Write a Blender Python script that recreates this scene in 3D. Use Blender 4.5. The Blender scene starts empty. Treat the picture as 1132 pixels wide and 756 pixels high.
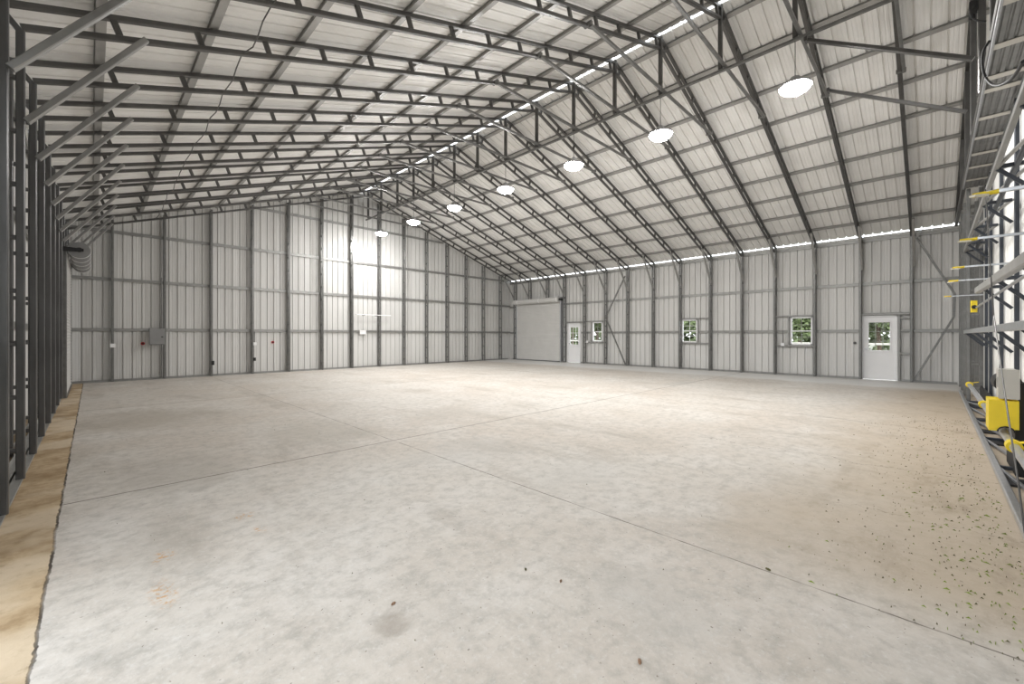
import bpy, bmesh, math, random
from mathutils import Vector, Matrix
random.seed(7)
PI = math.pi
scene = bpy.context.scene
COL = scene.collection

# ------------------------------------------------------------------ dimensions (metres)
XL, XR = -0.475, 17.80            # inner faces of the frame columns, left and right
SL, SR = -0.80, 18.09             # wall sheets left and right
YN, YF = -0.50, 17.98             # inner faces of the near and far gable posts
SN, SF = -0.82, 18.27             # near and far gable sheets
XC = 8.655                        # ridge
ZR, K = 7.93, 0.3365              # underside of the roof sheet at the ridge, roof pitch
LT = 0.25                         # depth of laced columns
def zs(x): return ZR - K * abs(x - XC)
FY = [0.48, 1.70, 2.93, 4.15, 5.27, 6.455, 7.711, 8.94, 10.22, 11.43, 12.69, 13.975, 15.17, 16.50, 17.69]
GX = [0.447, 1.71, 2.988, 4.259, 5.53, 6.817, 8.094, 9.393, 10.684, 11.968, 13.237, 14.524, 15.778, 17.10]
CX0, CX1 = 4.0, 13.3              # big door opening in the near gable

# ------------------------------------------------------------------ materials
def new_mat(name):
    m = bpy.data.materials.new(name); m.use_nodes = True
    nt = m.node_tree; b = nt.nodes['Principled BSDF']
    return m, nt, b
def mat(name, col, rough=0.5, metal=0.0, var=0.0, scale=4.0, stretch=None, bump=0.0, spec=0.5):
    m, nt, b = new_mat(name)
    b.inputs['Roughness'].default_value = rough
    b.inputs['Metallic'].default_value = metal
    b.inputs['Specular IOR Level'].default_value = spec
    c = (*col, 1)
    b.inputs['Base Color'].default_value = c
    tc = nt.nodes.new('ShaderNodeTexCoord')
    mp = nt.nodes.new('ShaderNodeMapping')
    if stretch: mp.inputs['Scale'].default_value = stretch
    nt.links.new(tc.outputs['Object'], mp.inputs['Vector'])
    n = nt.nodes.new('ShaderNodeTexNoise'); n.inputs['Scale'].default_value = scale
    n.inputs['Detail'].default_value = 5
    nt.links.new(mp.outputs['Vector'], n.inputs['Vector'])
    if var:
        r = nt.nodes.new('ShaderNodeMapRange')
        r.inputs['From Min'].default_value = 0.3; r.inputs['From Max'].default_value = 0.7
        r.inputs['To Min'].default_value = 1 - var; r.inputs['To Max'].default_value = 1 + var
        nt.links.new(n.outputs['Fac'], r.inputs['Value'])
        mx = nt.nodes.new('ShaderNodeMix'); mx.data_type = 'RGBA'; mx.blend_type = 'MULTIPLY'
        mx.inputs['Factor'].default_value = 1
        mx.inputs['A'].default_value = c
        nt.links.new(r.outputs['Result'], mx.inputs['B'])
        nt.links.new(mx.outputs['Result'], b.inputs['Base Color'])
    if bump:
        bp = nt.nodes.new('ShaderNodeBump'); bp.inputs['Strength'].default_value = bump; bp.inputs['Distance'].default_value = 0.01
        nt.links.new(n.outputs['Fac'], bp.inputs['Height'])
        nt.links.new(bp.outputs['Normal'], b.inputs['Normal'])
    return m
M = {}
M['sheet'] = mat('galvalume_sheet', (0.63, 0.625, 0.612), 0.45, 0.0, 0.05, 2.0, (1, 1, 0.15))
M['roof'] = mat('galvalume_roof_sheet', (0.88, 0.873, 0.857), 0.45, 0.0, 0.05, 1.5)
M['steel'] = mat('grey_primed_steel', (0.12, 0.118, 0.115), 0.38, 0.7, 0.12, 6.0)
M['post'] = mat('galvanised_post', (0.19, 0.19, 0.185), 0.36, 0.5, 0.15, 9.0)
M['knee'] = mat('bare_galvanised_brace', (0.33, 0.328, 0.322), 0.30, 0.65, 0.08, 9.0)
M['left_post'] = mat('shaded_galvanised_post', (0.115, 0.115, 0.115), 0.30, 0.5, 0.35, 5.0, (1, 1, 0.25))  # post colour darkened to carry the shade on the left columns
M['hat'] = mat('galvanised_hat_channel', (0.40, 0.395, 0.385), 0.4, 0.4, 0.1, 5.0)
M['girt'] = mat('galvanised_girt', (0.30, 0.30, 0.29), 0.4, 0.4, 0.1, 5.0)
M['shiny'] = mat('bright_galvanised', (0.50, 0.51, 0.53), 0.3, 0.7, 0.1, 20.0)
M['white'] = mat('white_paint', (0.83, 0.83, 0.84), 0.4, 0.0, 0.02, 3.0)
M['panel'] = mat('white_door_sheet', (0.86, 0.86, 0.84), 0.5, 0.0, 0.03, 1.5, (1, 1, 0.2))
M['curtain'] = mat('pale_grey_curtain', (0.62, 0.615, 0.60), 0.45, 0.05, 0.04, 2.0)
M['navy'] = mat('dark_blue_grey_steel', (0.045, 0.052, 0.065), 0.4, 0.3, 0.1, 5.0)
M['black'] = mat('black_rubber', (0.012, 0.012, 0.013), 0.6, 0, 0.1, 8.0)
M['yellow'] = mat('yellow_enamel', (0.80, 0.60, 0.015), 0.45, 0, 0.05, 10.0)
M['box'] = mat('light_grey_enclosure', (0.50, 0.48, 0.44), 0.45, 0, 0.03, 8.0)
M['panelbox'] = mat('mid_grey_enclosure', (0.24, 0.24, 0.24), 0.5, 0.2, 0.04, 8.0)
M['red'] = mat('red_plastic', (0.55, 0.02, 0.03), 0.4)
M['cream'] = mat('cream_rubber', (0.75, 0.70, 0.58), 0.6, 0, 0.05, 12)
M['lamp_body'] = mat('lamp_housing', (0.35, 0.35, 0.35), 0.4, 0.5)
M['muntin'] = mat('grey_glazing_bar', (0.30, 0.31, 0.28), 0.5)
M['hedge'] = mat('pale_foliage', (0.16, 0.20, 0.10), 0.7, 0, 0.4, 0.4)
M['bark'] = mat('bark', (0.10, 0.07, 0.05), 0.9, 0, 0.3, 12)
M['leaf'] = mat('green_leaf', (0.13, 0.17, 0.07), 0.6, 0, 0.4, 3)
M['debris'] = mat('dry_leaf_debris', (0.10, 0.09, 0.035), 0.8, 0, 0.5, 40)
M['rust_leaf'] = mat('brown_leaf', (0.26, 0.16, 0.10), 0.8, 0, 0.3, 60)
M['grass_clip'] = mat('green_grass_clipping', (0.20, 0.27, 0.04), 0.7, 0, 0.4, 40)
M['gravel'] = mat('pale_gravel', (0.13, 0.135, 0.10), 0.9, 0, 0.2, 0.5)

def glass_mat():
    m, nt, b = new_mat('window_glass')
    nt.nodes.remove(b)
    t = nt.nodes.new('ShaderNodeBsdfTransparent'); g = nt.nodes.new('ShaderNodeBsdfGlossy')
    g.inputs['Roughness'].default_value = 0.02
    lw = nt.nodes.new('ShaderNodeLayerWeight'); lw.inputs['Blend'].default_value = 0.12
    mx = nt.nodes.new('ShaderNodeMixShader')
    nt.links.new(lw.outputs['Fresnel'], mx.inputs['Fac'])
    nt.links.new(t.outputs[0], mx.inputs[1]); nt.links.new(g.outputs[0], mx.inputs[2])
    nt.links.new(mx.outputs[0], nt.nodes['Material Output'].inputs['Surface'])
    return m
M['glass'] = glass_mat()
LAMP = 235.0
def lamp_mat():
    m, nt, b = new_mat('lamp_diffuser')
    b.inputs['Base Color'].default_value = (0.9, 0.9, 0.9, 1)
    b.inputs['Emission Color'].default_value = (1.0, 0.985, 0.96, 1)
    b.inputs['Emission Strength'].default_value = LAMP
    return m
M['lamp'] = lamp_mat()

def floor_mat():
    m, nt, b = new_mat('worn_concrete')
    N, Lk = nt.nodes, nt.links
    tc = N.new('ShaderNodeTexCoord'); P = tc.outputs['Object']
    sep = N.new('ShaderNodeSeparateXYZ'); Lk.new(P, sep.inputs[0])
    def noise(scale, detail=6, rough=0.55, stretch=None, off=0):
        mp = N.new('ShaderNodeMapping'); mp.inputs['Location'].default_value = (off, off * 1.7, 0)
        if stretch: mp.inputs['Scale'].default_value = stretch
        Lk.new(P, mp.inputs['Vector'])
        n = N.new('ShaderNodeTexNoise'); n.inputs['Scale'].default_value = scale
        n.inputs['Detail'].default_value = detail; n.inputs['Roughness'].default_value = rough
        Lk.new(mp.outputs['Vector'], n.inputs['Vector'])
        return n.outputs['Fac']
    def val(x):
        return x
    def math_(op, a, b_=None, c_=None, clamp=False):
        n = N.new('ShaderNodeMath'); n.operation = op; n.use_clamp = clamp
        for i, v in enumerate((a, b_, c_)):
            if v is None: continue
            if isinstance(v, (int, float)): n.inputs[i].default_value = v
            else: Lk.new(v, n.inputs[i])
        return n.outputs[0]
    def ramp(v, lo, hi, a=0.0, c=1.0):
        n = N.new('ShaderNodeMapRange'); n.clamp = True; n.interpolation_type = 'SMOOTHSTEP'
        n.inputs['From Min'].default_value = lo; n.inputs['From Max'].default_value = hi
        n.inputs['To Min'].default_value = a; n.inputs['To Max'].default_value = c
        Lk.new(v, n.inputs['Value']); return n.outputs['Result']
    def mix(fac, A, B, blend='MIX'):
        n = N.new('ShaderNodeMix'); n.data_type = 'RGBA'; n.blend_type = blend
        for key, v in (('Factor', fac), ('A', A), ('B', B)):
            s = n.inputs[key]
            if isinstance(v, tuple): s.default_value = (*v, 1)
            elif isinstance(v, (int, float)): s.default_value = v
            else: Lk.new(v, s)
        return n.outputs['Result']
    X, Y = sep.outputs['X'], sep.outputs['Y']
    big = noise(0.28, 4); mid = noise(1.1, 6, 0.6, off=5); fine = noise(9, 8, 0.7, off=2); streak = noise(1.3, 6, 0.65, (1, 0.35, 1), 9)
    col = mix(ramp(big, 0.35, 0.65), (0.52, 0.468, 0.415), (0.565, 0.535, 0.495))
    col = mix(ramp(mid, 0.42, 0.7, 0, 0.55), col, (0.63, 0.605, 0.575))
    col = mix(ramp(streak, 0.5, 0.72, 0, 0.75), col, (0.37, 0.33, 0.285))
    col = mix(ramp(noise(2.6, 8, 0.7, off=14), 0.53, 0.72, 0, 0.55), col, (0.34, 0.325, 0.30))
    col = mix(ramp(fine, 0.40, 0.72, 0, 0.65), col, (0.32, 0.30, 0.27))
    col = mix(ramp(noise(30, 4, 0.75, off=17), 0.5, 0.7, 0, 0.35), col, (0.66, 0.655, 0.64))
    # grey worn and darker brownish patches around known spots and tan dirt by the big door
    def blob(x, y, rx, ry, s=0.35, seed=0):
        dx = math_('DIVIDE', math_('SUBTRACT', X, x), rx); dy = math_('DIVIDE', math_('SUBTRACT', Y, y), ry)
        d = math_('SQRT', math_('ADD', math_('MULTIPLY', dx, dx), math_('MULTIPLY', dy, dy)))
        d = math_('ADD', d, math_('MULTIPLY', math_('SUBTRACT', noise(2.0 / max(rx, 0.2), 5, 0.6, off=seed), 0.5), 1.6))
        return ramp(d, 0.35, 1.25, s, 0.0)
    for (x, y, rx, ry, s, c) in [
        (0.7, 5.6, 0.6, 0.9, 0.45, (0.33, 0.30, 0.26)), (0.7, 9.6, 1.1, 1.2, 0.55, (0.34, 0.30, 0.25)),
        (0.35, 3.8, 0.3, 0.6, 0.30, (0.36, 0.33, 0.29)), (2.4, 6.6, 0.8, 1.0, 0.4, (0.40, 0.38, 0.34)),
        (4.6, 6.4, 0.9, 0.7, 0.35, (0.40, 0.37, 0.33)), (3.3, 4.1, 0.9, 0.6, 0.3, (0.44, 0.43, 0.41)),
        (12.6, 5.4, 0.8, 0.35, 0.5, (0.40, 0.385, 0.36)), (1.07, 1.92, 0.12, 0.10, 0.6, (0.30, 0.26, 0.22)),
        (2.2, 1.1, 0.35, 0.4, 0.35, (0.43, 0.41, 0.38)),
        (3.9, 0.95, 0.9, 0.35, 0.35, (0.45, 0.39, 0.32)), (3.6, 2.6, 0.6, 0.5, 0.35, (0.46, 0.44, 0.41))]:
        col = mix(blob(x, y, rx, ry, s, x * 3 + y), col, c)
    dirt = math_('ADD', Y, math_('MULTIPLY', math_('SUBTRACT', noise(0.9, 6, 0.6, off=21), 0.5), 1.6))
    edge = math_('MULTIPLY', ramp(X, 2.6, 3.6), ramp(dirt, -0.3, 1.7, 0.75, 0.0))
    col = mix(edge, col, (0.43, 0.345, 0.245))
    col = mix(math_('MULTIPLY', edge, ramp(noise(2.2, 7, 0.7, (0.6, 1.5, 1), 33), 0.5, 0.68, 0, 0.65)), col, (0.25, 0.195, 0.13))
    # lighter strip of floor along the right wall
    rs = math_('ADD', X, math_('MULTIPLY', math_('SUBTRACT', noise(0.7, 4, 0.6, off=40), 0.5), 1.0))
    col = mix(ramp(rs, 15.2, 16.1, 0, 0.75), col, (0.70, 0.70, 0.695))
    # rust marks
    for (x, y, rx, ry) in [(0.33, 3.55, 0.03, 0.05), (0.28, 3.05, 0.03, 0.08), (0.86, 3.90, 0.04, 0.03), (0.88, 3.55, 0.02, 0.04), (0.52, 1.78, 0.03, 0.04)]:
        col = mix(math_('MULTIPLY', blob(x, y, rx * 2.2, ry * 2.2, 0.8, x + y), ramp(noise(26, 4, 0.7, off=x * 9), 0.48, 0.62)), col, (0.50, 0.27, 0.09))
    # specks
    sp = noise(38, 2, 0.5, off=3)
    col = mix(ramp(sp, 0.70, 0.74, 0, 0.7), col, (0.16, 0.13, 0.10))
    # tan footing strip along the left wall
    wob = math_('MULTIPLY', math_('SUBTRACT', noise(3.0, 5, 0.6, off=51), 0.5), 0.035)
    jag = math_('MULTIPLY', math_('SUBTRACT', noise(22, 3, 0.6, off=57), 0.5), 0.02)
    xs = math_('ADD', math_('ADD', X, wob), jag)
    tan = mix(ramp(noise(2.4, 8, 0.7, off=61), 0.35, 0.68), (0.52, 0.40, 0.26), (0.27, 0.18, 0.09))
    tan = mix(ramp(noise(0.7, 4, 0.6, off=65), 0.48, 0.6, 0, 0.75), tan, (0.62, 0.52, 0.39))
    tan = mix(ramp(fine, 0.5, 0.75, 0, 0.5), tan, (0.20, 0.13, 0.06))
    col = mix(ramp(xs, -0.193, -0.187, 1, 0), col, tan)
    # joints and cracks
    def line(coord, at, half, wobble=None, dark=(0.07, 0.055, 0.04), fac=0.9, gate=None):
        global _
        c_ = coord if wobble is None else math_('ADD', coord, wobble)
        d = math_('ABSOLUTE', math_('SUBTRACT', c_, at))
        f = ramp(d, half * 0.5, half, fac, 0.0)
        if gate is not None: f = math_('MULTIPLY', f, gate)
        return f, dark
    inside = ramp(X, -0.2, -0.17)
    w1 = math_('MULTIPLY', math_('SUBTRACT', noise(1.5, 4, 0.6, off=70), 0.5), 0.10)
    w2 = math_('MULTIPLY', math_('SUBTRACT', noise(0.9, 6, 0.7, off=77), 0.5), 0.8)
    w3 = math_('MULTIPLY', math_('SUBTRACT', noise(0.6, 6, 0.7, off=87), 0.5), 1.2)
    small = math_('MULTIPLY', math_('SUBTRACT', noise(7, 3, 0.6, off=91), 0.5), 0.012)
    wide = ramp(noise(4, 3, 0.5, off=93), 0.3, 0.6, 0.35, 1.0)
    for f, dk in [line(X, -0.19, 0.010, math_('ADD', wob, jag), (0.03, 0.022, 0.016), 0.95, wide),
                  line(Y, 5.25, 0.012, small, gate=inside), line(Y, 11.49, 0.016, small, fac=0.7, gate=inside),
                  line(X, 2.93, 0.008, small, fac=0.8, gate=wide),
                  line(X, 9.15, 0.012, small, fac=0.35),
                  line(X, 6.2, 0.007, w2, fac=0.6, gate=ramp(Y, 2.2, 2.6, 1, 0)), line(X, 9.2, 0.012, w3, fac=0.5, gate=ramp(Y, 1.6, 3.4, 1, 0)),
                  line(X, 4.6, 0.005, w3, fac=0.35, gate=ramp(Y, 2, 4, 1, 0))]:
        col = mix(f, col, dk)
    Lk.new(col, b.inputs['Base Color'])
    b.inputs['Roughness'].default_value = 0.62
    b.inputs['Specular IOR Level'].default_value = 0.35
    bp = N.new('ShaderNodeBump'); bp.inputs['Strength'].default_value = 0.3; bp.inputs['Distance'].default_value = 0.02
    Lk.new(fine, bp.inputs['Height']); Lk.new(bp.outputs['Normal'], b.inputs['Normal'])
    return m
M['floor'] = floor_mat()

# ------------------------------------------------------------------ mesh helpers
def mesh_from(name, verts, faces, m):
    me = bpy.data.meshes.new(name)
    me.from_pydata([tuple(v) for v in verts], [], faces)
    bm = bmesh.new(); bm.from_mesh(me)
    bmesh.ops.recalc_face_normals(bm, faces=bm.faces)
    bm.to_mesh(me); bm.free()
    me.materials.append(M[m])
    return me
class MB:
    def __init__(s): s.v, s.f = [], []
    def add(s, vs, fs):
        b = len(s.v); s.v += [Vector(v) for v in vs]; s.f += [tuple(b + i for i in f) for f in fs]
    def bar(s, p0, p1, w, h, up=(0, 0, 1), ch=None):
        """rounded-corner rectangular tube from p0 to p1; w across, h along up"""
        p0, p1 = Vector(p0), Vector(p1); d = (p1 - p0).normalized(); u = Vector(up)
        if abs(d.dot(u)) > 0.98: u = Vector((0, 1, 0)) if abs(d.y) < 0.9 else Vector((1, 0, 0))
        a = d.cross(u).normalized(); u = a.cross(d).normalized()
        c = ch if ch is not None else min(w, h) * 0.13
        W, H = w / 2, h / 2
        prof = [(-W + c, -H), (W - c, -H), (W, -H + c), (W, H - c), (W - c, H), (-W + c, H), (-W, H - c), (-W, -H + c)]
        vs = [p + a * x + u * y for p in (p0, p1) for x, y in prof]
        fs = [(i, (i + 1) % 8, 8 + (i + 1) % 8, 8 + i) for i in range(8)] + [tuple(range(7, -1, -1)), tuple(range(8, 16))]
        s.add(vs, fs)
    def box(s, lo, hi, ch=0.0):
        lo, hi = Vector(lo), Vector(hi)
        c = (lo + hi) / 2
        s.bar((lo.x, c.y, c.z), (hi.x, c.y, c.z), hi.y - lo.y, hi.z - lo.z, (0, 0, 1), ch if ch else 0.002)
    def cyl(s, p0, p1, r0, r1=None, n=16, cap=True):
        p0, p1 = Vector(p0), Vector(p1); r1 = r0 if r1 is None else r1
        d = (p1 - p0).normalized(); u = Vector((0, 0, 1)) if abs(d.z) < 0.9 else Vector((1, 0, 0))
        a = d.cross(u).normalized(); u = a.cross(d)
        vs = [p + (a * math.cos(2 * PI * i / n) + u * math.sin(2 * PI * i / n)) * r for p, r in ((p0, r0), (p1, r1)) for i in range(n)]
        fs = [(i, (i + 1) % n, n + (i + 1) % n, n + i) for i in range(n)]
        if cap: fs += [tuple(range(n - 1, -1, -1)), tuple(range(n, 2 * n))]
        s.add(vs, fs)
    def lathe(s, c, prof, n=32):
        c = Vector(c); k = len(prof)
        vs = [c + Vector((r * math.cos(2 * PI * i / n), r * math.sin(2 * PI * i / n), z)) for i in range(n) for r, z in prof]
        fs = [(i * k + j, ((i + 1) % n) * k + j, ((i + 1) % n) * k + j + 1, i * k + j + 1) for i in range(n) for j in range(k - 1)]
        s.add(vs, fs)
    def tube(s, pts, r, n=8):
        pts = [Vector(p) for p in pts]
        vs, fs = [], []
        for i, p in enumerate(pts):
            d = (pts[min(i + 1, len(pts) - 1)] - pts[max(i - 1, 0)]).normalized()
            u = Vector((0, 0, 1)) if abs(d.z) < 0.9 else Vector((1, 0, 0))
            a = d.cross(u).normalized(); w = a.cross(d)
            vs += [p + (a * math.cos(2 * PI * j / n) + w * math.sin(2 * PI * j / n)) * r for j in range(n)]
        for i in range(len(pts) - 1):
            fs += [(i * n + j, i * n + (j + 1) % n, (i + 1) * n + (j + 1) % n, (i + 1) * n + j) for j in range(n)]
        fs += [tuple(range(n - 1, -1, -1)), tuple((len(pts) - 1) * n + j for j in range(n))]
        s.add(vs, fs)
    def mesh(s, name, m): return mesh_from(name, s.v, s.f, m)
    def build(s, name, m, parent=None):
        return link(name, s.mesh(name, m), parent)
def link(name, me, parent=None):
    o = bpy.data.objects.new(name, me); COL.objects.link(o)
    if parent is not None: o.parent = parent
    return o
def tag(o, label=None, cat=None, group=None, kind=None):
    if label: o['label'] = label
    if cat: o['category'] = cat
    if group: o['group'] = group
    if kind: o['kind'] = kind
    return o
def empty(name, loc, label=None, cat=None, group=None, kind=None):
    o = bpy.data.objects.new(name, None); COL.objects.link(o); o.location = loc; o.empty_display_size = 0.1
    return tag(o, label, cat, group, kind)
def copy_tree(o, parent=None):
    c = o.copy(); COL.objects.link(c)
    if parent is not None: c.parent = parent
    for ch in list(o.children): copy_tree(ch, c)
    return c
ORD = ['first', 'second', 'third', 'fourth', 'fifth', 'sixth', 'seventh', 'eighth', 'ninth', 'tenth', 'eleventh', 'twelfth', 'thirteenth', 'fourteenth', 'fifteenth']

# ------------------------------------------------------------------ corrugated sheets
def rib_profile(a0, a1, pitch=0.2286, depth=0.045, phase=0.0, extra=()):
    pts = {}
    k = math.floor((a0 - phase) / pitch)
    c = phase + k * pitch
    while c < a1 + pitch:
        for t, d in ((-0.019, 0), (-0.011, depth), (0.011, depth), (0.019, 0), (0.070, 0), (0.078, 0.005), (0.090, 0.005), (0.098, 0),
                     (0.138, 0), (0.146, 0.005), (0.158, 0.005), (0.166, 0)):
            if a0 < c + t < a1: pts[round(c + t, 4)] = d
        c += pitch
    def interp(t):
        ks = sorted(pts); lo = [q for q in ks if q <= t]; hi = [q for q in ks if q >= t]
        if lo and hi and lo[-1] != hi[0]:
            f = (t - lo[-1]) / (hi[0] - lo[-1]); return pts[lo[-1]] * (1 - f) + pts[hi[0]] * f
        return pts[lo[-1]] if lo else (pts[hi[0]] if hi else 0)
    for t in (a0, a1, *extra):
        if a0 <= t <= a1: pts[round(t, 4)] = interp(t)
    return sorted(pts.items())
def sheet_wall(name, a0, a1, ztop, place, holes, m, zbot=0.0, phase=0.0, knots=()):
    """place(t, z, d) -> world; holes = [(t0, t1, z0, z1)]"""
    prof = rib_profile(a0, a1, phase=phase, extra=[h[0] for h in holes] + [h[1] for h in holes] + list(knots))
    vs, fs = [], []
    for (t0, d0), (t1, d1) in zip(prof, prof[1:]):
        tm = (t0 + t1) / 2
        cuts = sorted((h[2], h[3]) for h in holes if h[0] - 1e-6 < tm < h[1] + 1e-6)
        segs, z = [], (zbot, zbot)
        cur = zbot
        for z0, z1 in cuts:
            if z0 > cur: segs.append((cur, z0, False))
            cur = max(cur, z1)
        segs.append((cur, None, True))
        for lo, hi, top in segs:
            h0, h1 = (ztop(t0), ztop(t1)) if top else (hi, hi)
            if top and max(h0, h1) <= lo: continue
            b = len(vs)
            vs += [place(t0, lo, d0), place(t1, lo, d1), place(t1, h1, d1), place(t0, h0, d0)]
            fs.append((b, b + 1, b + 2, b + 3))
    me = bpy.data.meshes.new(name); me.from_pydata([tuple(v) for v in vs], [], fs)
    bm = bmesh.new(); bm.from_mesh(me); bmesh.ops.remove_doubles(bm, verts=bm.verts, dist=0.0002)
    bmesh.ops.recalc_face_normals(bm, faces=bm.faces); bm.to_mesh(me); bm.free()
    me.materials.append(M[m])
    o = link(name, me)
    sd = o.modifiers.new('thickness', 'SOLIDIFY'); sd.thickness = 0.0015; sd.offset = 0
    return o
EAVE = 4.705
WIN = [(3.02, 3.70, 1.09, 2.11), (7.03, 7.70, 1.14, 2.12), (11.69, 12.29, 1.12, 2.12)]
DOORS = [(0.80, 1.69, 0.0, 2.08), (13.02, 13.85, 0.0, 2.08)]
ROLL_R = (14.16, 17.42, 0.0, 3.40)
ROLL_L = (14.1, 17.3, 0.0, 3.40)
FILL_OPEN_L = (-0.60, 3.60, 0.0, 4.40)   # opening added beside the camera, out of view, to let in fill daylight
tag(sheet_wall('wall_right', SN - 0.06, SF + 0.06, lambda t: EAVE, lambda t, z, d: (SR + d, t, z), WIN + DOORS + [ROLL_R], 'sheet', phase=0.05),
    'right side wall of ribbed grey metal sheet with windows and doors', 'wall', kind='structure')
tag(sheet_wall('wall_left', SN - 0.06, SF + 0.06, lambda t: EAVE, lambda t, z, d: (SL - d, t, z), [ROLL_L, FILL_OPEN_L], 'sheet', phase=0.02),
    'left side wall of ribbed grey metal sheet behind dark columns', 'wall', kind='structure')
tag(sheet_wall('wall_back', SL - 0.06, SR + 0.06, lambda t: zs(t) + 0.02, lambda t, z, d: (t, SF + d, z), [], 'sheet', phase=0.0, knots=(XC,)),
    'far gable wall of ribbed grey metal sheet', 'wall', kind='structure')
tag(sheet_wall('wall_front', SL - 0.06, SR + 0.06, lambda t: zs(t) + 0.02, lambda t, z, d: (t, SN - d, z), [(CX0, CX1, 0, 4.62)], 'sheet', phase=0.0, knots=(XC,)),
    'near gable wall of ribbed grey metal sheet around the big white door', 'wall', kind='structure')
def roof():
    vs, fs = [], []
    prof = rib_profile(SN - 0.05, SF + 0.05, phase=0.03)
    n = math.sqrt(1 + K * K)
    for sg in (-1, 1):
        xe = SL - 0.02 if sg < 0 else SR + 0.02
        xr = XC + sg * 0.035
        for (t0, d0), (t1, d1) in zip(prof, prof[1:]):
            b = len(vs)
            for x, t, d in ((xe, t0, d0), (xe, t1, d1), (xr, t1, d1), (xr, t0, d0)):
                vs.append((x + sg * d * K / n, t, zs(x) + d / n))
            fs.append((b, b + 1, b + 2, b + 3))
    me = bpy.data.meshes.new('ceiling'); me.from_pydata(vs, [], fs)
    bm = bmesh.new(); bm.from_mesh(me); bmesh.ops.remove_doubles(bm, verts=bm.verts, dist=0.0002)
    bmesh.ops.recalc_face_normals(bm, faces=bm.faces); bm.to_mesh(me); bm.free()
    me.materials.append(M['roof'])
    o = link('ceiling', me)
    sd = o.modifiers.new('thickness', 'SOLIDIFY'); sd.thickness = 0.0015; sd.offset = 0
    return tag(o, 'ribbed metal roof sheets of both slopes seen from below', 'ceiling', kind='structure')
roof()
fl = MB(); fl.add([(SL - 0.1, SN - 0.1, 0), (SR + 0.1, SN - 0.1, 0), (SR + 0.1, SF + 0.1, 0), (SL - 0.1, SF + 0.1, 0),
                   (SL - 0.1, SN - 0.1, -0.125), (SR + 0.1, SN - 0.1, -0.125), (SR + 0.1, SF + 0.1, -0.12), (SL - 0.1, SF + 0.1, -0.12)],
                  [(0, 1, 2, 3), (7, 6, 5, 4), (0, 4, 5, 1), (1, 5, 6, 2), (2, 6, 7, 3), (3, 7, 4, 0)])
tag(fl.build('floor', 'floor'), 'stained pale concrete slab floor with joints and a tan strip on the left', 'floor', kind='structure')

# ------------------------------------------------------------------ hat channels (purlins and girts)
def hat(p0, p1, normal, web=0.088, flange=0.02, depth=0.052):
    """hat channel lying on a sheet; normal points away from the sheet into the room"""
    mb = MB(); p0, p1, nrm = Vector(p0), Vector(p1), Vector(normal).normalized()
    d = (p1 - p0).normalized(); a = d.cross(nrm).normalized(); t = 0.004
    W = web / 2
    N = W * 0.55
    out = [(-N - flange, 0), (-N, 0), (-W, depth), (W, depth), (N, 0), (N + flange, 0)]
    inn = [(-N - flange, t), (-N - t, t), (-W - t, depth + t), (W + t, depth + t), (N + t, t), (N + flange, t)]
    vs = [p + a * x + nrm * y for p in (p0, p1) for x, y in out + inn]
    fs = []
    for i in range(5):
        fs.append((i, i + 1, 12 + i + 1, 12 + i)); fs.append((6 + i, 12 + 6 + i, 12 + 7 + i, 7 + i))
        fs.append((i, 6 + i, 7 + i, i + 1)); fs.append((12 + i, 13 + i, 19 + i, 18 + i))
    fs += [(0, 12, 18, 6), (5, 11, 23, 17)]
    mb.add(vs, fs); return mb
nr = math.sqrt(1 + K * K)
PUR = [0.30, 1.30, 2.40, 3.42, 4.45, 5.48, 6.53, 7.58, 8.60]
for sg in (-1, 1):
    side = 'left' if sg < 0 else 'right'
    nrm = Vector((-sg * K, 0, -1)).normalized() if sg > 0 else Vector((K, 0, -1)).normalized()
    for i, d in enumerate(PUR):
        x = XC + sg * d
        o = hat((x, SN + 0.01, zs(x) - 0.003), (x, SF - 0.01, zs(x) - 0.003), nrm).build('roof_purlin', 'hat')
        where = 'nearest the ridge' if i == 0 else ('nearest the eave' if i == 8 else f'{ORD[i]} down from the ridge')
        tag(o, f'galvanised hat channel purlin under the {side} roof slope, {where}', 'purlin', f'purlins of the {side} roof slope')
def spans(a0, a1, cuts):
    out, cur = [], a0
    for c0, c1 in sorted(cuts):
        if c0 > cur: out.append((cur, c0))
        cur = max(cur, c1)
    if cur < a1: out.append((cur, a1))
    return out
GZ = [(1.585, 'lower'), (3.13, 'middle'), (4.56, 'top')]
for z, nm in GZ:
    cuts = [(w[0] - 0.06, w[1] + 0.06) for w in WIN + DOORS + [ROLL_R] if w[2] < z < w[3]]
    segs = spans(SN + 0.03, SF - 0.03, cuts)
    root = empty('wall_girt', (0, 0, 0), f'{nm} horizontal girt along the right side wall behind its columns', 'girt', 'girts of the right side wall')
    for a, b_ in segs: hat((SR - 0.002, a, z), (SR - 0.002, b_, z), (-1, 0, 0)).build('channel_length', 'girt', root)
    cuts = [FILL_OPEN_L[:2]] if z < 4.4 else []
    if z < 3.4: cuts.append((ROLL_L[0] - 0.05, ROLL_L[1] + 0.05))
    root = empty('wall_girt', (0, 0, 0), f'{nm} horizontal girt along the left side wall behind its dark columns', 'girt', 'girts of the left side wall')
    for a, b_ in spans(SN + 0.03, SF - 0.03, cuts): hat((SL + 0.002, a, z), (SL + 0.002, b_, z), (1, 0, 0)).build('channel_length', 'girt', root)
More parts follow.
